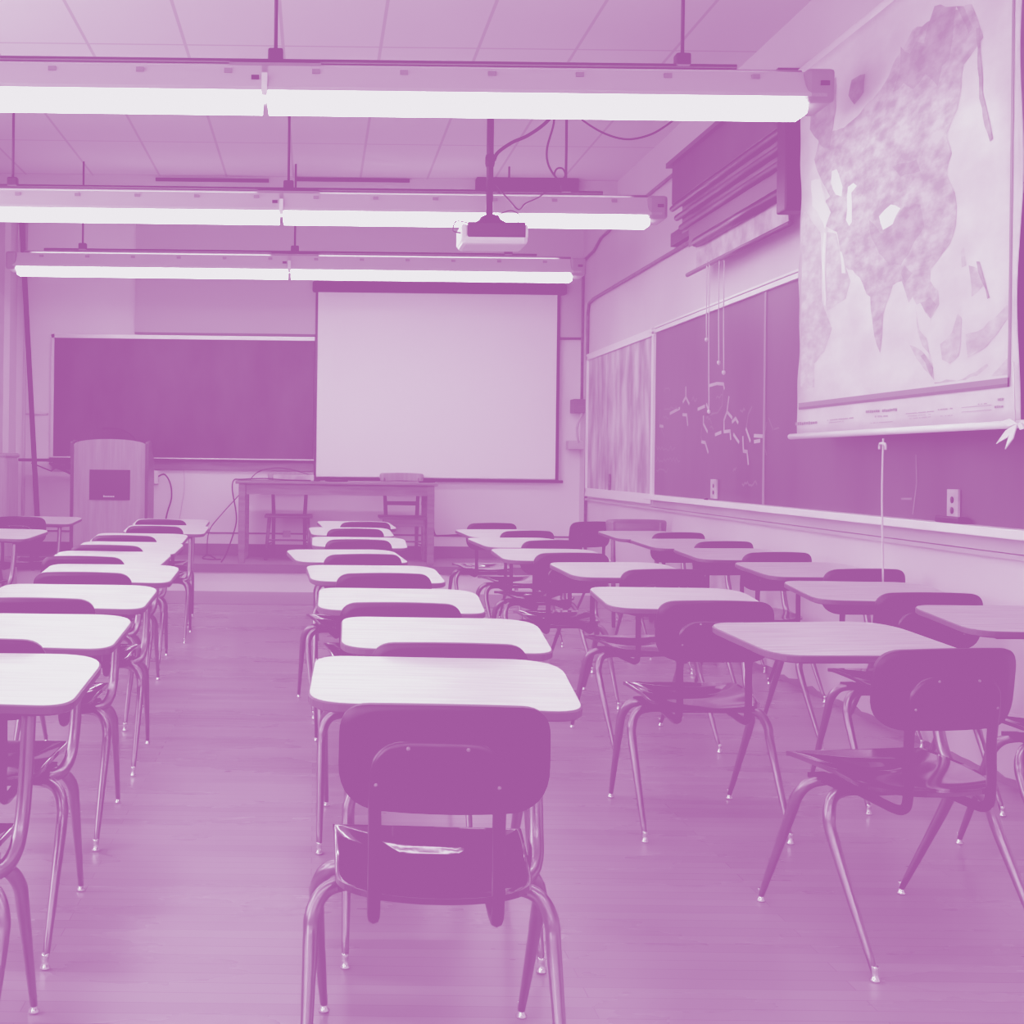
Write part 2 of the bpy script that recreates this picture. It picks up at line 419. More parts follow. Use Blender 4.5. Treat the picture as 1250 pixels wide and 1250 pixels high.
# ------------------------------------------------------------------ wooden chairs
def wood_chair(loc, rz, label, m, w=.44, top=.875, crest_h=.085, slat=False, apron=False, seat=.45):
    r = empty('wooden_chair', loc, rz, label, 'chair')
    MB().bounds((-w/2 - .01, -.2, seat - .028), (w/2 + .01, .2, seat), .008).build('seat', m, r)
    if apron:
        MB().bounds((-w/2 + .02, -.19, seat - .1), (w/2 - .02, -.172, seat - .028)).build('apron', m, r)
    for sx in (-1, 1):
        MB().tube([(sx * (w/2 - .04), -.17, seat - .02), (sx * (w/2 - .005), -.2, 0)], .017, 8, radii=[.02, .015]).build('leg', m, r)
        MB().tube([(sx * (w/2 - .07), .2, 0), (sx * (w/2 - .07), .17, seat), (sx * (w/2 - .05), .22, top - .02)], .017, 8, radii=[.015, .02, .015]).build('leg', m, r)
    ol = densify(round_poly([(-w/2 + .01, top - crest_h), (w/2 - .01, top - crest_h), (w/2, top), (-w/2, top)], [.02, .02, .03, .03], 5), .05)
    def fc(x, z): return (x, .205 + .04 * (1 - (2 * x / w) ** 2), z + .008 * (1 - (2 * x / w) ** 2)), Vector((0, -1, 0))
    MB().shell(ol, fc, -.018, 4, (0, top - crest_h / 2)).build('crest_rail', M['wood'] if m is M['wood_mid'] and crest_h < .1 else m, r)
    if slat: MB().bounds((-w/2 + .07, .195, seat + .1), (w/2 - .07, .21, seat + .14)).build('slat', m, r)
    st = MB()
    st.tube([(-w/2 + .02, -.185, .2), (w/2 - .02, -.185, .2)], .009, 6)
    for sx in (-1, 1): st.tube([(sx * (w/2 - .03), -.185, .16), (sx * (w/2 - .07), .19, .16)], .009, 6)
    st.build('stretcher', m, r)
    return r
wood_chair((-.27, 12.86, ST), 0, 'wooden chair behind the left half of the teacher table, open back', M['wood_mid'], w=.46, top=.87)
wood_chair((.88, 12.86, ST), 0, 'wooden slatted chair behind the right half of the teacher table', M['wood_mid'], w=.46, top=.875, slat=True, apron=True)
wood_chair((2.47, 9.98, 0), math.radians(180), 'brown wooden chair with broad curved crest by the right wall', M['wood_mid'], w=.47, top=.83, crest_h=.14)

# ------------------------------------------------------------------ teacher table on the stage
t = empty('teacher_table', (.2, 12.58, ST), 0, 'long brown wooden table standing on the low stage before the screen', 'table')
MB().bounds((-.975, -.37, .765), (.975, .37, .795), .006).build('tabletop', 'wood_mid', t)
ap = MB()
for s in (-1, 1):
    ap.bounds((-.9, s * .33 - .01, .665), (.9, s * .33 + .01, .765)); ap.bounds((s * .9 - .01, -.33, .665), (s * .9 + .01, .33, .765))
ap.build('apron', 'wood_mid', t)
for sx in (-1, 1):
    for sy in (-1, 1):
        MB().bounds((sx * .91 - .033, sy * .325 - .033, 0), (sx * .91 + .033, sy * .325 + .033, .765), .005).build('leg', 'wood_mid', t)
ZT = ST + .795
# things on it
def thing_mesh(name, mb, m, label, cat, group=None, kind=None):
    return tag(mb.build(name, m), label, cat, group, kind)
p = at(412, 585, 12.4)
thing_mesh('marker_pen', MB().tube([(p.x - .12, 12.4, ZT + .012), (p.x + .1, 12.42, ZT + .012)], .012, 8), 'black', 'thick dark marker lying on the teacher table near the board edge', 'marker')
thing_mesh('computer_mouse', MB().lathe([(.002, 0), (.03, .002), (.034, .012), (.024, .026), (.004, .032)], (p.x - .2, 12.42, ZT), 12), 'black', 'small dark rounded mouse on the teacher table left of the marker', 'mouse')
thing_mesh('pencil', MB().tube([(1.0, 12.35, ZT + .007), (1.16, 12.4, ZT + .007)], .007, 6), 'black', 'dark pen at the right end of the teacher table', 'pen')
thing_mesh('table_cable', MB().tube([(-.05, 12.38, ZT + .008), (-.3, 12.36, ZT + .01), (-.5, 12.35, ZT + .022), (-.72, 12.28, ZT + .012), (-.79, 12.2, ZT + .003), (-.80, 12.18, ZT - .1), (-.765, 12.2, ZT - .3), (-.77, 12.22, ST + .35), (-.85, 12.18, ST + .1), (-.90, 12.16, ST + .01)], .0065, 6, smooth=6), 'black', 'dark cable running over the left end of the teacher table to the stage', 'cable')
thing_mesh('looped_cable', MB().tube([(-.05, 12.9, ZT + .05), (-.25, 12.95, ZT + .11), (-.45, 12.95, ZT + .12), (-.62, 12.98, ZT + .06), (-.78, 13.03, ZT - .15), (-.98, 13.08, ST + .42), (-1.1, 13.12, ST + .25), (-1.12, 13.14, ST + .01)], .005, 6, smooth=6), 'black', 'thin cable hanging from behind the left end of the table', 'cable')
thing_mesh('outlet_cable', MB().tube([(1.15, 12.5, ST + .4), (1.2, 12.7, ST + .27), (1.3, 12.95, ST + .25), (1.6, 13.2, ST + .25), (2.0, 13.21, ST + .25)], .008, 6, smooth=6), 'black', 'dark cable running right from the teacher table along the front wall', 'cable')
bx = MB(); bx.bounds((-.42, 12.45, ZT), (-.02, 12.62, ZT + .06), .008)
thing_mesh('paper_stack', bx, 'old_map', 'low pale stack of papers on the left half of the teacher table', 'papers')
sp = at(262, 680, 12.5)
thing_mesh('stage_cable_stub', MB().tube([(-.98, 12.5, ST + .02), (-1.05, 12.45, ST + .06), (-1.1, 12.4, ST + .03), (-1.02, 12.4, ST + .02), (-.92, 12.42, ST + .02)], .006, 6, smooth=5), 'black', 'short curl of cable lying on the stage left of the teacher table', 'cable')
# ------------------------------------------------------------------ projection screen
s = empty('projection_screen', (1.24, 13.17, 0), 0, 'white pull-down projection screen with dark borders hanging at the front wall', 'screen')
YS = 0
MB().bounds((-1.24, -.003, 1.1), (1.24, .003, 3.02)).build('screen_fabric', 'screen', s)
bd = MB(); bd.bounds((-1.265, -.005, 1.075), (-1.24, .005, 3.03)); bd.bounds((1.24, -.005, 1.075), (1.272, .005, 3.03))
bd.build('black_border', 'black', s)
MB().tube([(-1.28, 0, 1.075), (1.32, 0, 1.075)], .014, 8).build('bottom_bar', 'dark', s)
MB().bounds((-1.30, -.06, 3.01), (1.33, .06, 3.12), .02).build('roller_case', 'dark', s)

# ------------------------------------------------------------------ front chalkboard
cb = empty('chalkboard', (0, YW, 0), 0, 'wide dark chalkboard on the front wall left of the screen', 'chalkboard')
x0, x1, z0, z1 = -2.74, -.03, 1.275, 2.51
MB().bounds((x0, -.03, z0), (x1, 0, z1)).build('slate', 'board', cb)
fr = MB(); fr.bounds((x0 - .03, -.04, z1), (x1, 0, z1 + .04)); fr.bounds((x0 - .03, -.04, z0 - .03), (x0, 0, z1 + .04))
fr.build('board_frame', 'metal_trim', cb)
MB().bounds((x0 - .03, -.1, z0 - .03), (x1, 0, z0 - .012)).bounds((x0 - .03, -.1, z0 - .03), (x1, -.09, z0 + .0)).build('chalk_tray', 'metal_trim', cb)
MB().bounds((x0, -.05, z0 - .12), (x1, 0, z0 - .03)).build('tray_rail', 'wood_mid', cb)

# ------------------------------------------------------------------ lectern
XLc, yl = -1.985, 12.42
l = empty('lectern', (XLc, yl, ST), 0, 'pale oak lectern with a curved top and dark inset screen at the stage', 'lectern')
w = .345
ol = [(-w, 0), (w, 0)] + [(w * math.cos(a), 1.125 + .055 * math.sin(a) ** 1) for a in [math.pi * k / 14 for k in range(15)]]
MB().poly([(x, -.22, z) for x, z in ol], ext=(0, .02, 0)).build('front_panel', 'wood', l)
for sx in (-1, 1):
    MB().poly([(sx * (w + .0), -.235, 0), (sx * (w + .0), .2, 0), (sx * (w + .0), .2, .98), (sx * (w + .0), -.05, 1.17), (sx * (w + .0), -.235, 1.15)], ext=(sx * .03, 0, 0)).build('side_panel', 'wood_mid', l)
    MB().bounds((sx * w, -.245, 0), (sx * (w + .028), -.225, 1.14)).build('corner_trim', 'wood_dark', l)
MB().bounds((-w, -.2, .9), (w, .2, .92)).bounds((-w, .18, 0), (w, .2, .9)).build('shelf', 'wood', l)
MB().box((0, 0, 1.03), (.6, .4, .02), rotm=Matrix.Rotation(-.35, 3, 'X')).build('reading_board', 'wood_mid', l)
ip = MB().bounds((-.19, -.228, .595), (.2, -.219, .885)).build('inset_screen', 'black', l)
lg = MB()
for k in range(7): lg.bounds((-.055 + k * .0155, -.2305, .622), (-.055 + k * .0155 + .011, -.228, .634 + (.004 if k == 0 else 0)))
lg.build('maker_mark', 'metal_trim', ip)
thing_mesh('gooseneck_microphone', MB().tube([(XLc + .25, yl + .02, ST + 1.08), (XLc + .2, yl - .02, ST + 1.2), (XLc + .1, yl - .05, ST + 1.27), (XLc - .03, yl - .05, ST + 1.29), (XLc - .1, yl - .05, ST + 1.285)], .005, 6, smooth=6, radii=[.005, .005, .005, .005, .012]), 'dark', 'thin gooseneck microphone arching over the lectern top', 'microphone')
# conduit, socket box and cable right of the lectern
thing_mesh('wall_socket', MB().bounds((-1.74, YW - .06, 1.0), (-1.64, YW, 1.14), .006), 'white', 'white socket box on the front wall just right of the lectern', 'socket')
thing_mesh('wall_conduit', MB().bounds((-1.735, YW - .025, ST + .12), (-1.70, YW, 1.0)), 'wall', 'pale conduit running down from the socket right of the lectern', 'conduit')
thing_mesh('socket_cable', MB().tube([(-1.64, YW - .05, 1.08), (-1.57, YW - .07, 1.10), (-1.51, YW - .07, 1.0), (-1.50, YW - .06, .85), (-1.55, YW - .06, .66), (-1.6, YW - .1, ST + .01)], .008, 6, smooth=6), 'black', 'black cable drooping from the socket right of the lectern', 'cable')
thing_mesh('thin_cable', MB().tube([(-1.38, YW - .03, 1.2), (-1.37, YW - .03, .95), (-1.40, YW - .03, .75), (-1.47, YW - .04, ST + .005)], .004, 6, smooth=6), 'cord', 'faint pale cable below the chalk tray right of the lectern', 'cable')

# folding stand left of the lectern, cabinet, pole
fs = empty('folding_stand', (-2.66, 12.85, ST), 0, 'black folding stand with thin flat top left of the lectern', 'stand')
MB().bounds((-.31, -.2, .955), (.32, .2, .985), .004).build('stand_top', 'black', fs)
bb = MB(); bb.tube([(-.02, -.1, .94), (.27, -.1, .8)], .01, 6); bb.tube([(.1, .1, .94), (.27, .1, .83)], .01, 6); bb.tube([(-.2, -.1, .94), (.0, -.1, .86), (.1, -.1, .95)], .006, 6); bb.build('brace', 'black', fs)
for yy in (-.1, .1): MB().tube([(.29, yy, .96), (.29, yy, 0)], .013, 8).build('leg', 'black', fs)
MB().tube([(.29, -.18, .012), (.29, .18, .012)], .012, 8).build('foot_bar', 'black', fs)
cbn = empty('wooden_cabinet', (-3.03, 11.3, 0), 0, 'round-cornered wooden cabinet at the far left picture edge before the stage', 'cabinet')
MB().bounds((-.16, -.25, .0), (.33, .25, 1.27), .04).build('cabinet_body', 'wood', cbn)
MB().bounds((-.165, -.255, 1.255), (.335, .255, 1.295), .015).build('cabinet_top', 'wood', cbn)
pa, pb = at(28, 300, 13.15), at(46, 640, 13.08)
d_ = (pb - pa); pb2 = pa + d_ * ((pa.z - ST - .02) / (pa.z - pb.z)); pa2 = pa - d_ * .12
thing_mesh('window_pole', MB().tube([pa2, pb2], .026, 8), 'dark', 'long dark pole leaning against the front wall left of the chalkboard', 'pole')
cn = MB(); cn.tube([(-3.05, YW - .02, 3.7), (-3.05, YW - .02, 1.75), (-3.05, YW - .02, ST + .12)], .018, 8); cn.tube([(-3.05, YW - .02, 1.72), (-2.80, YW - .02, 1.72)], .012, 8)
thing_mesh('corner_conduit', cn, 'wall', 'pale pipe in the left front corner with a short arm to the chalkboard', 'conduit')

# ------------------------------------------------------------------ lamps
def make_lamp():
    r = empty('ceiling_lamp', (0, 0, 0))
    for a, b in ((-2.64, -.27), (-.24, 2.22)):
        ol = round_poly([(-.08, 1.622), (.08, 1.622), (.088, 1.684), (-.088, 1.684)], [.015, .015, .004, .004], 4)
        MB().poly([(a, y, z) for y, z in ol], ext=(b - a, 0, 0)).build('lamp_lens', 'lens', r)
        hs = MB().poly([(a - .03, y, z) for y, z in [(-.13, 1.684), (-.13, 1.70), (-.075, 1.81), (.075, 1.81), (.13, 1.70), (.13, 1.684)]], ext=(b - a + (.06 if b < 0 else .1), 0, 0)).build('housing', 'housing', r)
        MB().bounds((a + .1, -.04, 1.81), (b - .1, .04, 1.813)).build('uplight_slot', 'uplight', hs)
        x = a + .2
        while x < b - .1:
            MB().bounds((x, -.102, 1.77), (x + .035, -.08, 1.79)).build('housing_clip', 'housing_cap', hs); x += .4
    for a, b in ((2.2, 2.33), (-2.73, -2.64)):
        MB().bounds((a, -.13, 1.66), (b, .13, 1.815), .02).build('end_cap', 'housing_cap', r)
    for a, b in ((2.26, 2.30), (-.315, -.28)):
        MB().bounds((a, -.135 if a > 0 else -.118, 1.735), (b, -.128 if a > 0 else -.1, 1.755)).build('knockout', 'dark', r)
    MB().bounds((-.268, -.136, 1.66), (-.242, -.11, 1.76)).build('joint_strap', 'white', r)
    MB().bounds((-.42, -.06, 1.80), (-.0, .06, 1.83)).build('splice_box', 'housing_cap', r)
    MB().tube([(-2.42, 0, 1.853), (1.92, 0, 1.853)], .0125, 8).build('support_rail', 'dark', r)
    MB().tube([(-2.6, 0, 1.83), (2.22, 0, 1.83)], .012, 6).build('wire_way', 'housing_cap', r)
    for x in (-2.08, -.21, 1.67):
        rd = MB().tube([(x, 0, 1.85), (x, 0, 2.63)], .009, 8).build('hanger_rod', 'dark', r)
        MB().bounds((x - .035, -.03, 1.85), (x + .035, .03, 1.91), .01).build('clamp', 'dark', rd)
    return r
lamps = [(5.87, 'long glowing fluorescent lamp across the top of the picture, nearest one seen'), (8.61, 'second fluorescent lamp, passing behind the projector'),
         (11.19, 'farthest fluorescent lamp, just above the projection screen'), (3.1, 'fluorescent lamp above the nearest desks, out of the picture top'),
         (.4, 'fluorescent lamp directly over the camera'), (-2.3, 'fluorescent lamp at the back of the room behind the camera')]
lp = make_lamp()
for i, (y, lab) in enumerate(lamps):
    o = lp if i == 0 else copy_tree(lp)
    o.location = (0, y, H); tag(o, lab, 'lamp', 'suspended fluorescent lamps')

# ------------------------------------------------------------------ projector
yp = 8.35; pp = at(600, 290, yp); k = yp / F
pr = empty('projector', (pp.x, yp, 0), 0, 'white projector hanging upside down from a dark ceiling pole', 'projector'); pr.scale.x = 1.057
ztop, zbot = H + (567.5 - 276) * k, H + (567.5 - 303) * k
MB().bounds((-.2, -.15, zbot), (.205, .15, zbot + .07), .025).build('lower_shell', 'white', pr)
MB().bounds((-.165, -.152, zbot + .045), (.19, .14, ztop), .008).build('rear_vents', 'black', pr)
MB().bounds((-.205, -.148, zbot + .02), (-.165, .14, ztop - .015), .01).bounds((.185, -.148, zbot + .04), (.205, .14, ztop - .015), .008).build('side_shell', 'white', pr)
MB().lathe([(.13, ztop - .01), (.12, ztop + .01), (.07, ztop + .04), (.06, ztop + .06), (.03, ztop + .075)], (-.01, 0, 0), 10).build('mount_bracket', 'dark', pr)
MB().tube([(-.015, 0, ztop + .06), (-.015, 0, ZC)], .022, 12).build('mount_pole', 'dark', pr)
MB().lathe([(.026, 0), (.03, .02), (.03, .06), (.026, .08)], (-.015, 0, H + 1.96), 12).build('pole_coupling', 'dark', pr)
bc = MB()
bc.tube([(-.16, -.1, ztop + .0), (-.23, -.1, ztop + .01), (-.25, -.1, ztop - .05), (-.2, -.12, ztop - .07)], .005, 6, smooth=5)
bc.tube([(.03, -.1, ztop + .2), (.0, 0, ztop + .3), (.1, -.05, ztop + .16), (.16, -.05, ztop + .1), (.2, -.05, ztop + .14), (.3, 0, ztop + .2), (.42, .1, ztop + .32)], .005, 6, smooth=6)
bc.tube([(.13, -.12, ztop - .02), (.16, -.12, ztop + .04), (.1, -.12, ztop + .08), (.02, -.1, ztop + .05)], .004, 6, smooth=5)
bc.build('signal_cable', 'black', pr)
def cab(name, pix, d, r, label, m='dark', cat='cable', d1=None):
    P = [at(px, py, d if d1 is None else d + (d1 - d) * i / (len(pix) - 1)) for i, (px, py) in enumerate(pix)]
    return thing_mesh(name, MB().tube(P, r, 6, smooth=6), m, label, cat)
cab('power_cable', [(603, 196), (608, 186), (625, 174), (645, 165), (668, 148), (690, 120)], 8.36, .012, 'thick dark cable rising right from the projector pole', d1=8.4)
cab('hanging_cable', [(677, 120), (676, 150), (668, 180), (669, 200), (678, 216), (684, 221)], 8.3, .007, 'thin cable looping down beside the lamp rod right of the projector')
cab('coiled_cable', [(684, 224), (677, 214), (680, 206), (687, 206), (690, 214), (685, 222), (681, 219)], 8.4, .006, 'small coil of cable over the lamp right of the projector')
cab('drooping_cable', [(700, 135), (713, 148), (738, 163), (765, 170), (792, 165), (815, 152), (845, 128)], 8.7, .007, 'cable drooping from the ceiling towards the right wall')
db = MB(); q0, q1 = at(581, 221, 11.68), at(704, 236, 11.68)
db.bounds((q0.x, 11.6, q1.z), (q1.x, 11.72, q0.z + .02), .004)
thing_mesh('ceiling_speaker_bar', db, 'dark', 'dark metal box fixed to the ceiling drop behind the projector', 'box')
for (a, b, lab) in ((190, 328, 'thin dark strip at the ceiling drop above the chalkboard, left one'), (362, 500, 'thin dark strip at the ceiling drop left of the projector')):
    q0, q1 = at(a, 217, 11.7), at(b, 220, 11.7)
    thing_mesh('metal_strip', MB().bounds((q0.x, 11.69, q0.z - .028), (q1.x, 11.72, q0.z)), 'dark', lab, 'strip', 'dark metal strips on the ceiling drop')

# ------------------------------------------------------------------ right wall boards
XB = 2.70
rb = empty('long_chalkboard', (0, 0, 0), 0, 'long dark chalkboard with chalk notes along the right wall', 'chalkboard')
zb0, zb1 = 1.02, 2.31; jo = [10.18, 7.68, 3.9, .2]
for a, b in zip(jo, jo[1:]):
    MB().bounds((XB + .01, b + .012, zb0), (XW, a - .012, zb1)).build('slate_panel', 'board_r', rb)
tr = MB()
for a in jo[1:-1]: tr.bounds((XB + .004, a - .014, zb0), (XW, a + .014, zb1))
tr.build('joint_strip', mat('joint_strip_metal', .22, .4), rb)
MB().bounds((XB - .01, jo[0] - .012, zb0 - .02), (XW, jo[0] + .05, zb1 + .02)).build('end_post', 'white_trim', rb)
MB().bounds((XB - .01, jo[-1], zb1), (XW, jo[0] + .05, zb1 + .03)).bounds((XB + .01, jo[-1], zb1 + .045), (XW, jo[0] + .05, zb1 + .06)).build('top_rail', 'white_trim', rb)
MB().bounds((XB + .015, jo[-1], zb1 + .03), (XW, jo[0] + .05, zb1 + .045)).build('rail_groove', 'wood_mid', rb)
MB().bounds((XB - .06, jo[-1], zb0 - .04), (XB + .012, jo[0] + .05, zb0 - .001), .004).build('chalk_tray', 'white_trim', rb)
MB().bounds((XB + .01, jo[-1], zb0 - .10), (XW, jo[0] + .05, zb0 - .025)).build('tray_rail', 'panel', rb)
struct('trim_10', MB().bounds((XW - .03, yb, .895), (XW, 12.9, .915)), 'panel')
# chalk writing
def strokes(L, w, m, name):
    mb = MB(); X = XB + .0085
    for st in L:
        P = [onwall(795 + u * .148, 430 + v * .148, X) for u, v in st]
        for a, b in zip(P, P[1:]):
            d = (b - a).normalized(); n = Vector((0, -d.z, d.y)) * w / 2
            a2 = a - d * w * .3; b2 = b + d * w * .3
            vs = [mb.bm.verts.new(q) for q in (a2 - n, b2 - n, b2 + n, a2 + n)]; mb.bm.faces.new(vs)
    return mb.build(name, m, rb)
strokes([[(385, 470), (440, 445)], [(455, 430), (475, 480)], [(480, 275), (540, 258), (595, 262), (602, 300)], [(625, 490), (665, 540)],
         [(600, 655), (650, 650), (655, 715)], [(680, 680), (722, 742)], [(782, 632), (815, 730)], [(850, 688), (915, 692)], [(850, 738), (895, 730)],
         [(155, 505), (235, 462)], [(640, 370), (632, 430), (625, 490), (600, 560), (600, 640)], [(430, 530), (430, 590), (462, 655)], [(528, 680), (575, 660)],
         [(415, 738), (445, 745), (468, 825)], [(755, 700), (760, 815), (790, 820), (800, 920)], [(668, 575), (695, 545), (715, 580)],
         [(285, 290), (285, 370), (262, 410)], [(285, 370), (312, 425)], [(260, 515), (292, 517), (300, 600)], [(70, 607), (98, 612)]], .022, M['chalk'], 'chalk_writing')
def scrib(x0, y0, n, amp, dx, slope=0):
    r = random.Random(x0 + y0); return [[(x0 + i * dx, y0 + slope * i + r.uniform(-amp, amp)) for i in range(n)]]
L = []
for (x, y, n, a, dx) in [(40, 790, 14, 22, 12), (40, 885, 16, 20, 13), (42, 975, 9, 16, 12), (750, 1080, 12, 22, 11), (105, 310, 5, 26, 12), (100, 540, 5, 12, 10), (335, 385, 5, 26, 10), (535, 370, 6, 26, 10), (455, 570, 5, 45, 10), (675, 980, 4, 30, 8), (160, 460, 7, 14, 11), (485, 630, 4, 20, 9), (735, 470, 5, 30, 9)]:
    L += scrib(x, y, n, a, dx)
L += [[(75, 470), (65, 560), (85, 640), (105, 690)], [(590, 320), (585, 440), (545, 500), (440, 515)], [(830, 450), (800, 510), (785, 620)], [(415, 630), (410, 700), (420, 730)], [(500, 515), (440, 515)], [(105, 470), (160, 470)]]
strokes(L, .012, M['chalk_faint'], 'faint_chalk_writing')
mb = MB(); X = XB + .0085
for P in ([(1118, 555), (1119, 590), (1114, 628)], [(1100, 609), (1113, 609)], [(936, 515), (932, 540), (936, 556)], [(938, 510), (944, 525)], [(945, 524), (951, 522)]):
    Q = [onwall(a, b, X) for a, b in P]
    for a, b in zip(Q, Q[1:]):
        d = (b - a).normalized(); n = Vector((0, -d.z, d.y)) * .005; vs = [mb.bm.verts.new(q) for q in (a - n, b - n, b + n, a + n)]; mb.bm.faces.new(vs)
mb.build('chalk_marks', 'chalk_faint', rb)
# pinned wall map left of it
wm = empty('framed_wall_map', (0, 0, 0), 0, 'pale mottled map board in a white frame in the right wall corner', 'map')
y0, y1 = 10.26, 12.72
MB().bounds((XB + .02, y0, 1.02), (XW, y1, 2.30)).build('map_sheet', 'pin', wm)
MB().bounds((XB, y1, .98), (XW, y1 + .04, 2.34)).bounds((XB, y0, 2.30), (XW, y1 + .04, 2.36)).bounds((XB, y0 - .02, .94), (XW, y1 + .04, 1.02)).build('frame', 'white_trim', wm)
MB().bounds((XB - .0, 11.7, 1.02), (XB + .015, 11.75, 1.17)).build('hook', 'wood_mid', wm)
# outlets and eraser
def outlet(pxa, pya, pxb, pyb, lab):
    a, b = onwall(pxa, pya, XB), onwall(pxb, pyb, XB)
    r = empty('power_outlet', (XB + .0, (a.y + b.y) / 2, b.z), 0, lab, 'outlet')
    hh = a.z - b.z; ww = max(.06, abs(a.y - b.y))
    MB().bounds((-.004, -ww / 2, 0), (.008, ww / 2, hh), .002).build('cover_plate', 'old_map', r)
    for q in (.32, .66):
        MB().lathe([(.014, 0), (.015, .002), (.002, .003)], (-.004, 0, hh * q), 12, Matrix.Rotation(-math.pi / 2, 3, 'Y')).build('socket', 'dark', r)
outlet(1157, 597, 1170, 636, 'upright twin power outlet on the chalkboard above the eraser')
outlet(868, 585, 875, 609, 'small twin power outlet low on the chalkboard below the chalk notes')
e0 = onwall(1160, 640, XB - .03)
thing_mesh('board_eraser', MB().bounds((XB - .05, e0.y - .10, zb0 + .0), (XB + .0, e0.y + .10, zb0 + .026), .006), 'dark', 'dark felt eraser lying on the chalk tray below the right outlet', 'eraser')
e1 = onwall(863, 611, XB - .03)
thing_mesh('chalk_stub', MB().tube([(XB - .04, e1.y - .04, zb0 + .006), (XB - .04, e1.y + .03, zb0 + .006)], .007, 8), 'dark', 'small dark stub on the chalk tray near the small outlet', 'chalk')

# ------------------------------------------------------------------ big wall map
XM = 2.50
bm_ = empty('hanging_world_map', (0, 0, 0), 0, 'large relief map of Asia hanging on the right wall before the chalkboard', 'map')
zt = 3.29; zb = 1.42; ya, ybb = 6.60, 4.53
def mapx(z): return XM + .03 * math.sin((z - zb) * 1.3)
mb = MB(); NY, NZ = 12, 40; G = []
for j in range(NZ + 1):
    z = zb + (zt - zb) * j / NZ; row = []
    e1_ = .012 * math.sin(z * 9) + .006 * math.sin(z * 23); e2_ = .016 * math.sin(z * 7 + 1)
    for i in range(NY + 1):
        t_ = i / NY; yy = (ya + e1_) * (1 - t_) + (ybb + e2_) * t_
        row.append(mb.bm.verts.new((XM, yy, z)))
    G.append(row)
for j in range(NZ):
    for i in range(NY):
        f = mb.bm.faces.new((G[j][i], G[j][i + 1], G[j + 1][i + 1], G[j + 1][i])); f.smooth = True
back = [[mb.bm.verts.new(v.co + Vector((.003, 0, 0))) for v in row] for row in G]
for j in range(NZ):
    for i in range(NY): mb.bm.faces.new((back[j][i], back[j + 1][i], back[j + 1][i + 1], back[j][i + 1]))
for i in range(NY):
    mb.bm.faces.new((G[0][i], back[0][i], back[0][i + 1], G[0][i + 1])); mb.bm.faces.new((G[NZ][i], G[NZ][i + 1], back[NZ][i + 1], back[NZ][i]))
for j in range(NZ):
    mb.bm.faces.new((G[j][0], G[j + 1][0], back[j + 1][0], back[j][0])); mb.bm.faces.new((G[j][NY], back[j][NY], back[j + 1][NY], G[j + 1][NY]))
sheet = mb.build('map_sheet', 'paper', bm_)
MB().tube([(XM, ya + .10, zb - .012), (XM, ybb - .2, zb - .012)], .015, 12).build('bottom_rod', 'white', bm_)
MB().tube([(XM + .03, ya + .06, zt + .02), (XM + .03, ybb - .06, zt + .02)], .035, 12).bounds((XM + .04, ya - .4, zt), (XW, ya - .36, zt + .05)).bounds((XM + .04, ybb + .36, zt), (XW, ybb + .4, zt + .05)).build('top_roller', 'white', bm_)
XI = XM - .0012
def zpt(u, v): return onwall(970 + u / 4.167, 180 + v / 4.167, XI)
def zpt3(u, v): return onwall(780 + u / 2.66, v / 2.66, XI)
def clampz(p): return Vector((p.x, min(max(p.y, ybb + .07), ya - .035), min(max(p.z, zb + .17), zt - .02)))
def jag(P, amp, seed):
    r = random.Random(seed); out = []
    for i, a in enumerate(P):
        b = P[(i + 1) % len(P)]; L = (b - a).length; n = max(1, int(L / .04))
        for k in range(n):
            q = a.lerp(b, k / n)
            if k: q = q + Vector((0, r.uniform(-amp, amp), r.uniform(-amp, amp)))
            out.append(clampz(q))
    return out
def land(polys, m, name, dx, fn=zpt, amp=.007):
    for i, P in enumerate(polys):
        mb = MB()
        Q = jag([fn(*p) for p in P], amp, i + 3)
        Q = [Vector((XI - dx, q.y, q.z)) for q in Q]
        R = [Q[0]]
        for q in Q[1:]:
            if (q - R[-1]).length > 1e-4: R.append(q)
        vs = [mb.bm.verts.new(q) for q in R]
        for tri in tessellate_polygon([[Vector((q.y, q.z, 0)) for q in R]]):
            if len(set(tri)) == 3:
                try: mb.bm.faces.new([vs[k] for k in tri])
                except ValueError: pass
        mb.build(name, m, bm_)
main = [(215, 430), (230, 520), (255, 600), (330, 660), (345, 690), (365, 745), (385, 760), (395, 880), (405, 960), (435, 1045), (445, 960), (450, 850), (480, 760), (500, 700), (545, 680), (565, 740), (580, 790), (600, 760), (620, 800), (640, 790), (690, 870), (735, 800), (730, 730), (690, 680), (690, 620), (730, 570), (790, 490), (820, 400), (825, 300), (815, 230), (790, 180), (770, 130), (800, 30), (770, -60), (830, -200), (860, -420), (960, -560), (900, -730), (600, -600), (440, -300), (320, -160), (250, -100), (130, -60), (100, 60), (120, 130), (180, 250), (140, 300), (160, 400)]
land([main], 'land', 'land_relief', 0)
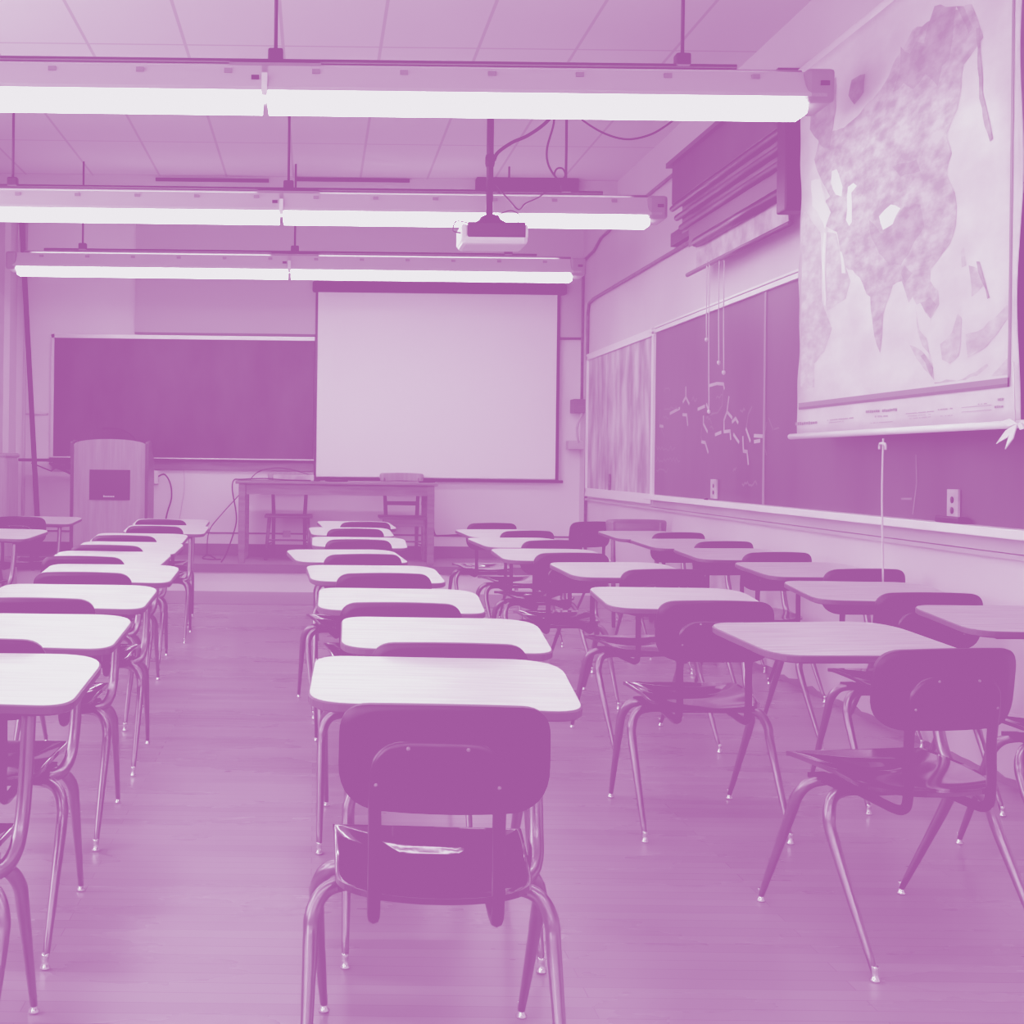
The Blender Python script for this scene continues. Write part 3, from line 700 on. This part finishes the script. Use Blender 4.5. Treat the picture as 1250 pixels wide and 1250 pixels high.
land([[(165, 430), (212, 440), (230, 540), (285, 680), (260, 770), (210, 800), (165, 830), (162, 640)],
      [(0, 330), (60, 330), (130, 430), (138, 780), (190, 920), (150, 1040), (100, 1100), (100, 1220), (0, 1220)],
      [(585, 1005), (640, 1030), (700, 1100), (710, 1185), (660, 1130)], [(612, 800), (635, 930), (670, 970), (685, 1050), (650, 1010), (625, 940)],
      [(740, 1000), (800, 940), (830, 840), (850, 870), (835, 1060), (790, 1100), (750, 1080)], [(845, 510), (862, 510), (872, 600), (850, 610)],
      [(710, 1195), (860, 1175), (980, 1100), (985, 1112), (870, 1195), (712, 1212)], [(870, 950), (960, 920), (1080, 800), (1090, 870), (980, 1010), (880, 1070)],
      [(1010, 1150), (1090, 1070), (1090, 1210), (1000, 1210)], [(885, 600), (940, 620), (960, 700), (900, 760)]], mat('map_island_relief', .5, .5, noise=(9, .42, .62, (1, 1, 2.2))), 'island_relief', 0)
land([[(380, 370), (450, 440), (560, 300), (640, 290), (660, 400), (600, 500), (540, 600), (480, 600), (430, 540), (390, 460)],
      [(540, 640), (560, 600), (600, 640), (560, 690)], [(925, 580), (940, 580), (992, 765), (980, 770)], [(640, 1060), (660, 1050), (705, 1120), (700, 1170)],
      [(640, 790), (690, 760), (720, 800), (692, 860)], [(500, 100), (620, 60), (640, 120), (540, 150)]], 'land_dark', 'highland_relief', .0005)
land([[(825, 300), (848, 220), (850, 150), (880, 175), (900, 135), (925, 140), (940, 80), (960, 20), (1030, 20), (1020, 120), (1008, 190), (985, 215), (970, 280), (930, 240), (890, 290), (860, 270)],
      [(555, 420), (560, 300), (610, 270), (640, 250), (640, 350), (620, 480), (600, 480)], [(680, 310), (690, 260), (735, 240), (730, 300), (700, 340)],
      [(1030, 20), (1055, 20), (1085, 90), (1070, 110)], [(1095, 90), (1107, 90), (1115, 300), (1150, 450), (1140, 460), (1105, 320)]], 'land_dark', 'northern_relief', .0005, zpt3)
land([[(190, 120), (215, 110), (245, 200), (240, 250), (210, 240), (185, 180)], [(272, 200), (300, 180), (318, 195), (290, 230), (292, 380), (278, 400), (262, 370)],
      [(430, 350), (490, 290), (540, 310), (500, 390), (450, 420)], [(85, 170), (130, 160), (160, 280), (185, 330), (155, 415), (120, 330), (90, 300)],
      [(150, 430), (140, 560), (150, 800), (160, 810), (158, 600), (162, 440)], [(230, 530), (240, 530), (260, 640), (240, 640)]], mat('map_inland_sea', .74, .5), 'inland_sea', .0009)
def wallstrip(mb, ya_, yb_, z, h, X): mb.bounds((X - .001, yb_, z), (X, ya_, z + h))
ln = MB(); wallstrip(ln, ya - .02, ybb + .05, zb + .125, .012, XI - .002); ln.build('border_line', 'ink', bm_)
ln = MB(); wallstrip(ln, ya - .02, ybb + .05, zb + .137, .022, XI - .002); ln.bounds((XI - .003, ybb + .045, zb + .125), (XI - .002, ybb + .06, zt - .03)); ln.build('border_band', mat('map_border_band', .22, .5), bm_)
tx = MB(); rr = random.Random(5)
def words(mb, px0, py0, px1, py1, hpx, n, gap=.25):
    a, b = onwall(px0, py0, XI - .002), onwall(px1, py1, XI - .002); hh = hpx * a.y / F
    for i in range(n):
        if rr.random() < gap: continue
        p, q = a.lerp(b, i / n), a.lerp(b, (i + .72) / n)
        mb.bounds((XI - .003, q.y, p.z - hh / 2 * rr.uniform(.7, 1)), (XI - .002, p.y, p.z + hh / 2 * rr.uniform(.6, 1)))
words(tx, 971, 517.5, 998, 515.5, 4, 10, 0); words(tx, 1057, 502.5, 1074, 501.5, 3.6, 7, 0); words(tx, 1077, 501.3, 1095, 499.7, 3.8, 8, 0)
words(tx, 1218, 488, 1225, 487.5, 3.5, 3, 0); words(tx, 1214, 497, 1225, 496, 3.5, 4, 0)
tx.build('printed_title', mat('map_title_ink', .3, .5), bm_)
tf = MB()
for (a, b, c, d, h_, n) in [(1010, 513, 1042, 510, 1.5, 20), (1012, 516, 1030, 514, 1, 12), (1068, 508.5, 1086, 507.5, 2.5, 10), (1063, 516.5, 1090, 514.5, 1, 18), (1106, 505, 1140, 502, 1.2, 22), (1108, 508, 1138, 505.5, 1, 20), (1110, 511, 1138, 508.5, 1, 18), (1145, 500, 1163, 498.5, 1.8, 12), (1148, 508, 1163, 507, 1, 10), (1174, 497.5, 1225, 493.5, .8, 1), (1174, 503, 1225, 499, .8, 1), (1194, 493.5, 1205, 492.5, 1.5, 6)]:
    words(tf, a, b, c, d, h_, n, 0 if n == 1 else .2)
tf.build('printed_legend', 'ink_faint', bm_)
# ribbon tie and cords
bw = onwall(1243, 517, XM - .03)
rbn = MB()
for (dy, dz) in ((.12, -.07), (.085, .01), (-.06, -.02), (.06, -.09)):
    a = Vector((XM - .03, bw.y, bw.z)); b = a + Vector((-.01, dy, dz)); n = Vector((0, -dz, dy)).normalized() * .014
    rbn.poly([a, (a + b) / 2 + n, b, (a + b) / 2 - n], ext=(-.004, 0, 0))
rbn.tube([a + Vector((0, .02, .0)), a + Vector((0, .03, .12)), a + Vector((0, .035, .22))], .003, 6)
thing_mesh('ribbon_tie', rbn, 'white', 'white ribbon knot tied at the lower right corner of the map', 'ribbon')
c0, c1 = onwall(1078, 545, XM - .03), onwall(1078, 712, XM - .03)
pc_ = empty('pull_cord', (0, 0, 0), 0, 'thin white pull cord hanging below the big map', 'cord')
MB().tube([c0 + Vector((0, .0, .035)), c0, c0.lerp(c1, .4) + Vector((0, .01, 0)), c1], .0045, 6, smooth=4).build('cord', 'cord', pc_)
MB().tube([c0 + Vector((0, -.025, -.015)), c0 + Vector((0, -.02, .01)), c0 + Vector((0, .03, .012)), c0 + Vector((0, .035, -.012))], .006, 6, smooth=3).build('cord_loop', 'cord', pc_)

# ------------------------------------------------------------------ map case with rolled maps, higher up on the right wall
XC = 2.58
def wy(px): return F * XC / (px - PX)
mc = empty('map_case', (0, 0, 0), 0, 'dark wooden map case with several roller maps high on the right wall', 'map case')
yA, yB = 9.3, 7.1
case = MB(); case.bounds((XC, yB, 3.16), (XW - .003, yA, 3.46), .005); case.build('case_body', 'case', mc)
MB().bounds((XC - .03, yB - .02, 3.44), (XW - .003, yA + .06, 3.475)).build('case_lid', 'wood_dark', mc)
for i, z in enumerate((3.14, 3.05, 2.96)):
    MB().tube([(XC + .02 - .0 * i, yA + .05 - .12 * i, z), (XC + .02, yB, z)], .022, 10).build('map_roller', 'wood_dark', mc)
MB().bounds((XC + .05, yB, 2.93), (XC + .06, yA - .1, 3.16)).build('rolled_map', 'old_map_dark', mc)
MB().bounds((XC + .04, 8.0, 2.80), (XC + .045, 9.0, 2.95)).bounds((XC + .04, 7.12, 2.8), (XC + .045, 8.0, 2.95)).build('old_map_sheet', 'old_map_dark', mc)
MB().tube([(XC + .02, 8.75, 2.79), (XC + .02, yB + .02, 2.79)], .034, 12).build('thick_roller', 'black', mc)
MB().bounds((XC + .05, 7.12, 2.6), (XC + .055, 8.85, 2.8)).build('loose_map_sheet', 'old_map', mc)
MB().tube([(XC + .02, 8.95, 2.595), (XC + .02, 7.0, 2.595)], .015, 10).build('lower_map_rod', 'wood_dark', mc)
MB().bounds((XC - .02, 6.98, 2.66), (XW - .05, 7.12, 3.3), .01).build('end_bracket', 'dark', mc)
for i, (px, ya1, yb1, lab) in enumerate([(866, 318, 500, 'longest white cord hanging from the map case over the chalkboard'), (878, 318, 440, 'middle white cord hanging from the map case'), (884, 318, 452, 'right white cord hanging from the map case'), (863, 318, 412, 'shortest white cord hanging from the map case, knotted end')]):
    a, b = onwall(px, ya1, XC + .01), onwall(px - .5, yb1, XC + .01)
    cd = MB().tube([a, a.lerp(b, .5) + Vector((0, .008, 0)), b], .0035, 6, smooth=5)
    cd.lathe([(.003, -.03), (.012, -.02), (.012, -.005), (.003, 0)], b, 8)
    cd.build('hanging_cord', 'cord', mc)['label'] = lab
# conduits on the right wall
cd = MB(); cd.tube([(XW - .02, 12.85, ST + .02), (XW - .02, 12.85, 2.78), (XW - .02, 12.8, 2.88), (XW - .02, 12.6, 2.9), (XW - .02, 6.7, 2.9)], .016, 8)
thing_mesh('wall_pipe', cd, 'wood_mid', 'long pipe along the right wall turning down at the front corner', 'pipe')
cd = MB(); cd.tube([(XW - .02, 13.1, 1.9), (XW - .02, 13.1, 3.28), (XW - .02, 13.05, 3.36), (XW - .02, 12.6, 3.38), (XW - .02, 12.3, 3.45), (XW - .02, 10.5, 3.5), (XW - .02, 9.5, 3.5)], .014, 8)
thing_mesh('upper_wall_pipe', cd, 'wood_mid', 'upper pipe bending out of the front right corner under the ceiling', 'pipe')
jb = at(700, 495, 12.95)
thing_mesh('junction_box', MB().bounds((XW - .12, 13.0, jb.z - .07), (XW, 13.2, jb.z + .07), .006), 'wood_mid', 'square junction box on the wall pipe right of the screen', 'box')
jb = at(700, 540, 12.95)
thing_mesh('wall_bracket', MB().bounds((XW - .16, 13.05, jb.z - .07), (XW, 13.2, jb.z + .02), .006).tube([(XW - .06, 13.05, jb.z), (XW - .08, 13.02, jb.z + .15), (XW - .03, 13.02, jb.z + .3)], .012, 8, smooth=4), 'panel', 'pale bracket with curved pipe below the junction box', 'bracket')
pl = at(696, 588, 13.2)
thing_mesh('high_shelf', MB().bounds((XW - .05, 8.85, 2.93), (XW, 9.75, 3.03)), 'wood_dark', 'short dark bar on the right wall left of the map case', 'bar')
for (px, py, lab) in ((350, 652, 'small socket low on the front wall under the left half of the table'), (423, 641, 'small socket low on the front wall under the middle of the table')):
    q = at(px, py, 13.2)
    thing_mesh('floor_socket', MB().bounds((q.x - .04, YW - .03, q.z - .035), (q.x + .04, YW, q.z + .035), .004), 'panel', lab, 'socket', 'small sockets on the front wall')

# ------------------------------------------------------------------ light, world, camera, tone
wd = bpy.data.worlds.new('world'); bpy.context.scene.world = wd; wd.use_nodes = True
wd.node_tree.nodes['Background'].inputs[0].default_value = (.8, .8, .8, 1); wd.node_tree.nodes['Background'].inputs[1].default_value = .3
cam = bpy.data.cameras.new('camera'); co = bpy.data.objects.new('camera', cam); C.objects.link(co)
cam.sensor_width = 36; cam.lens = 36 * F / 1250
co.location = (0, 0, H); co.rotation_euler = (math.pi / 2, -ROLL, 0)
cam.shift_x = (625 - PX) / 1250; cam.shift_y = -(625 - PY) / 1250; cam.clip_start = .05
bpy.context.scene.camera = co
# two-tone print look of the photograph: greys run from violet to near white
sc = bpy.context.scene
sc.view_settings.view_transform = 'Standard'; sc.view_settings.look = 'None'; sc.view_settings.exposure = 0; sc.view_settings.gamma = 1
sc.view_settings.use_curve_mapping = True
cm = sc.view_settings.curve_mapping
def lin(c): c /= 255; return c / 12.92 if c <= .04045 else ((c + .055) / 1.055) ** 2.4
def enc(x): return 12.92 * x if x <= .0031308 else 1.055 * x ** (1 / 2.4) - .055
DK, LT = (163, 90, 160), (236, 233, 237)
GAIN, BL = 1.55, .2
def tone(x):
    g = enc(min(1, x * GAIN)); g = max(0, (g - BL) / (1 - BL)); return g
xs = [0, .008, .016, .03, .05, .08, .12, .18, .26, .36, .5, .68, .84, 1.0]
for ch in range(3):
    cu = cm.curves[ch]
    ys_ = [lin(DK[ch] + (LT[ch] - DK[ch]) * tone(x)) for x in xs]
    cu.points[0].location = (xs[0], ys_[0]); cu.points[-1].location = (xs[-1], ys_[-1])
    for x, y in list(zip(xs, ys_))[1:-1]: cu.points.new(x, y)
    for p in cu.points: p.handle_type = 'AUTO_CLAMPED'
cm.extend = 'HORIZONTAL'
cm.update()
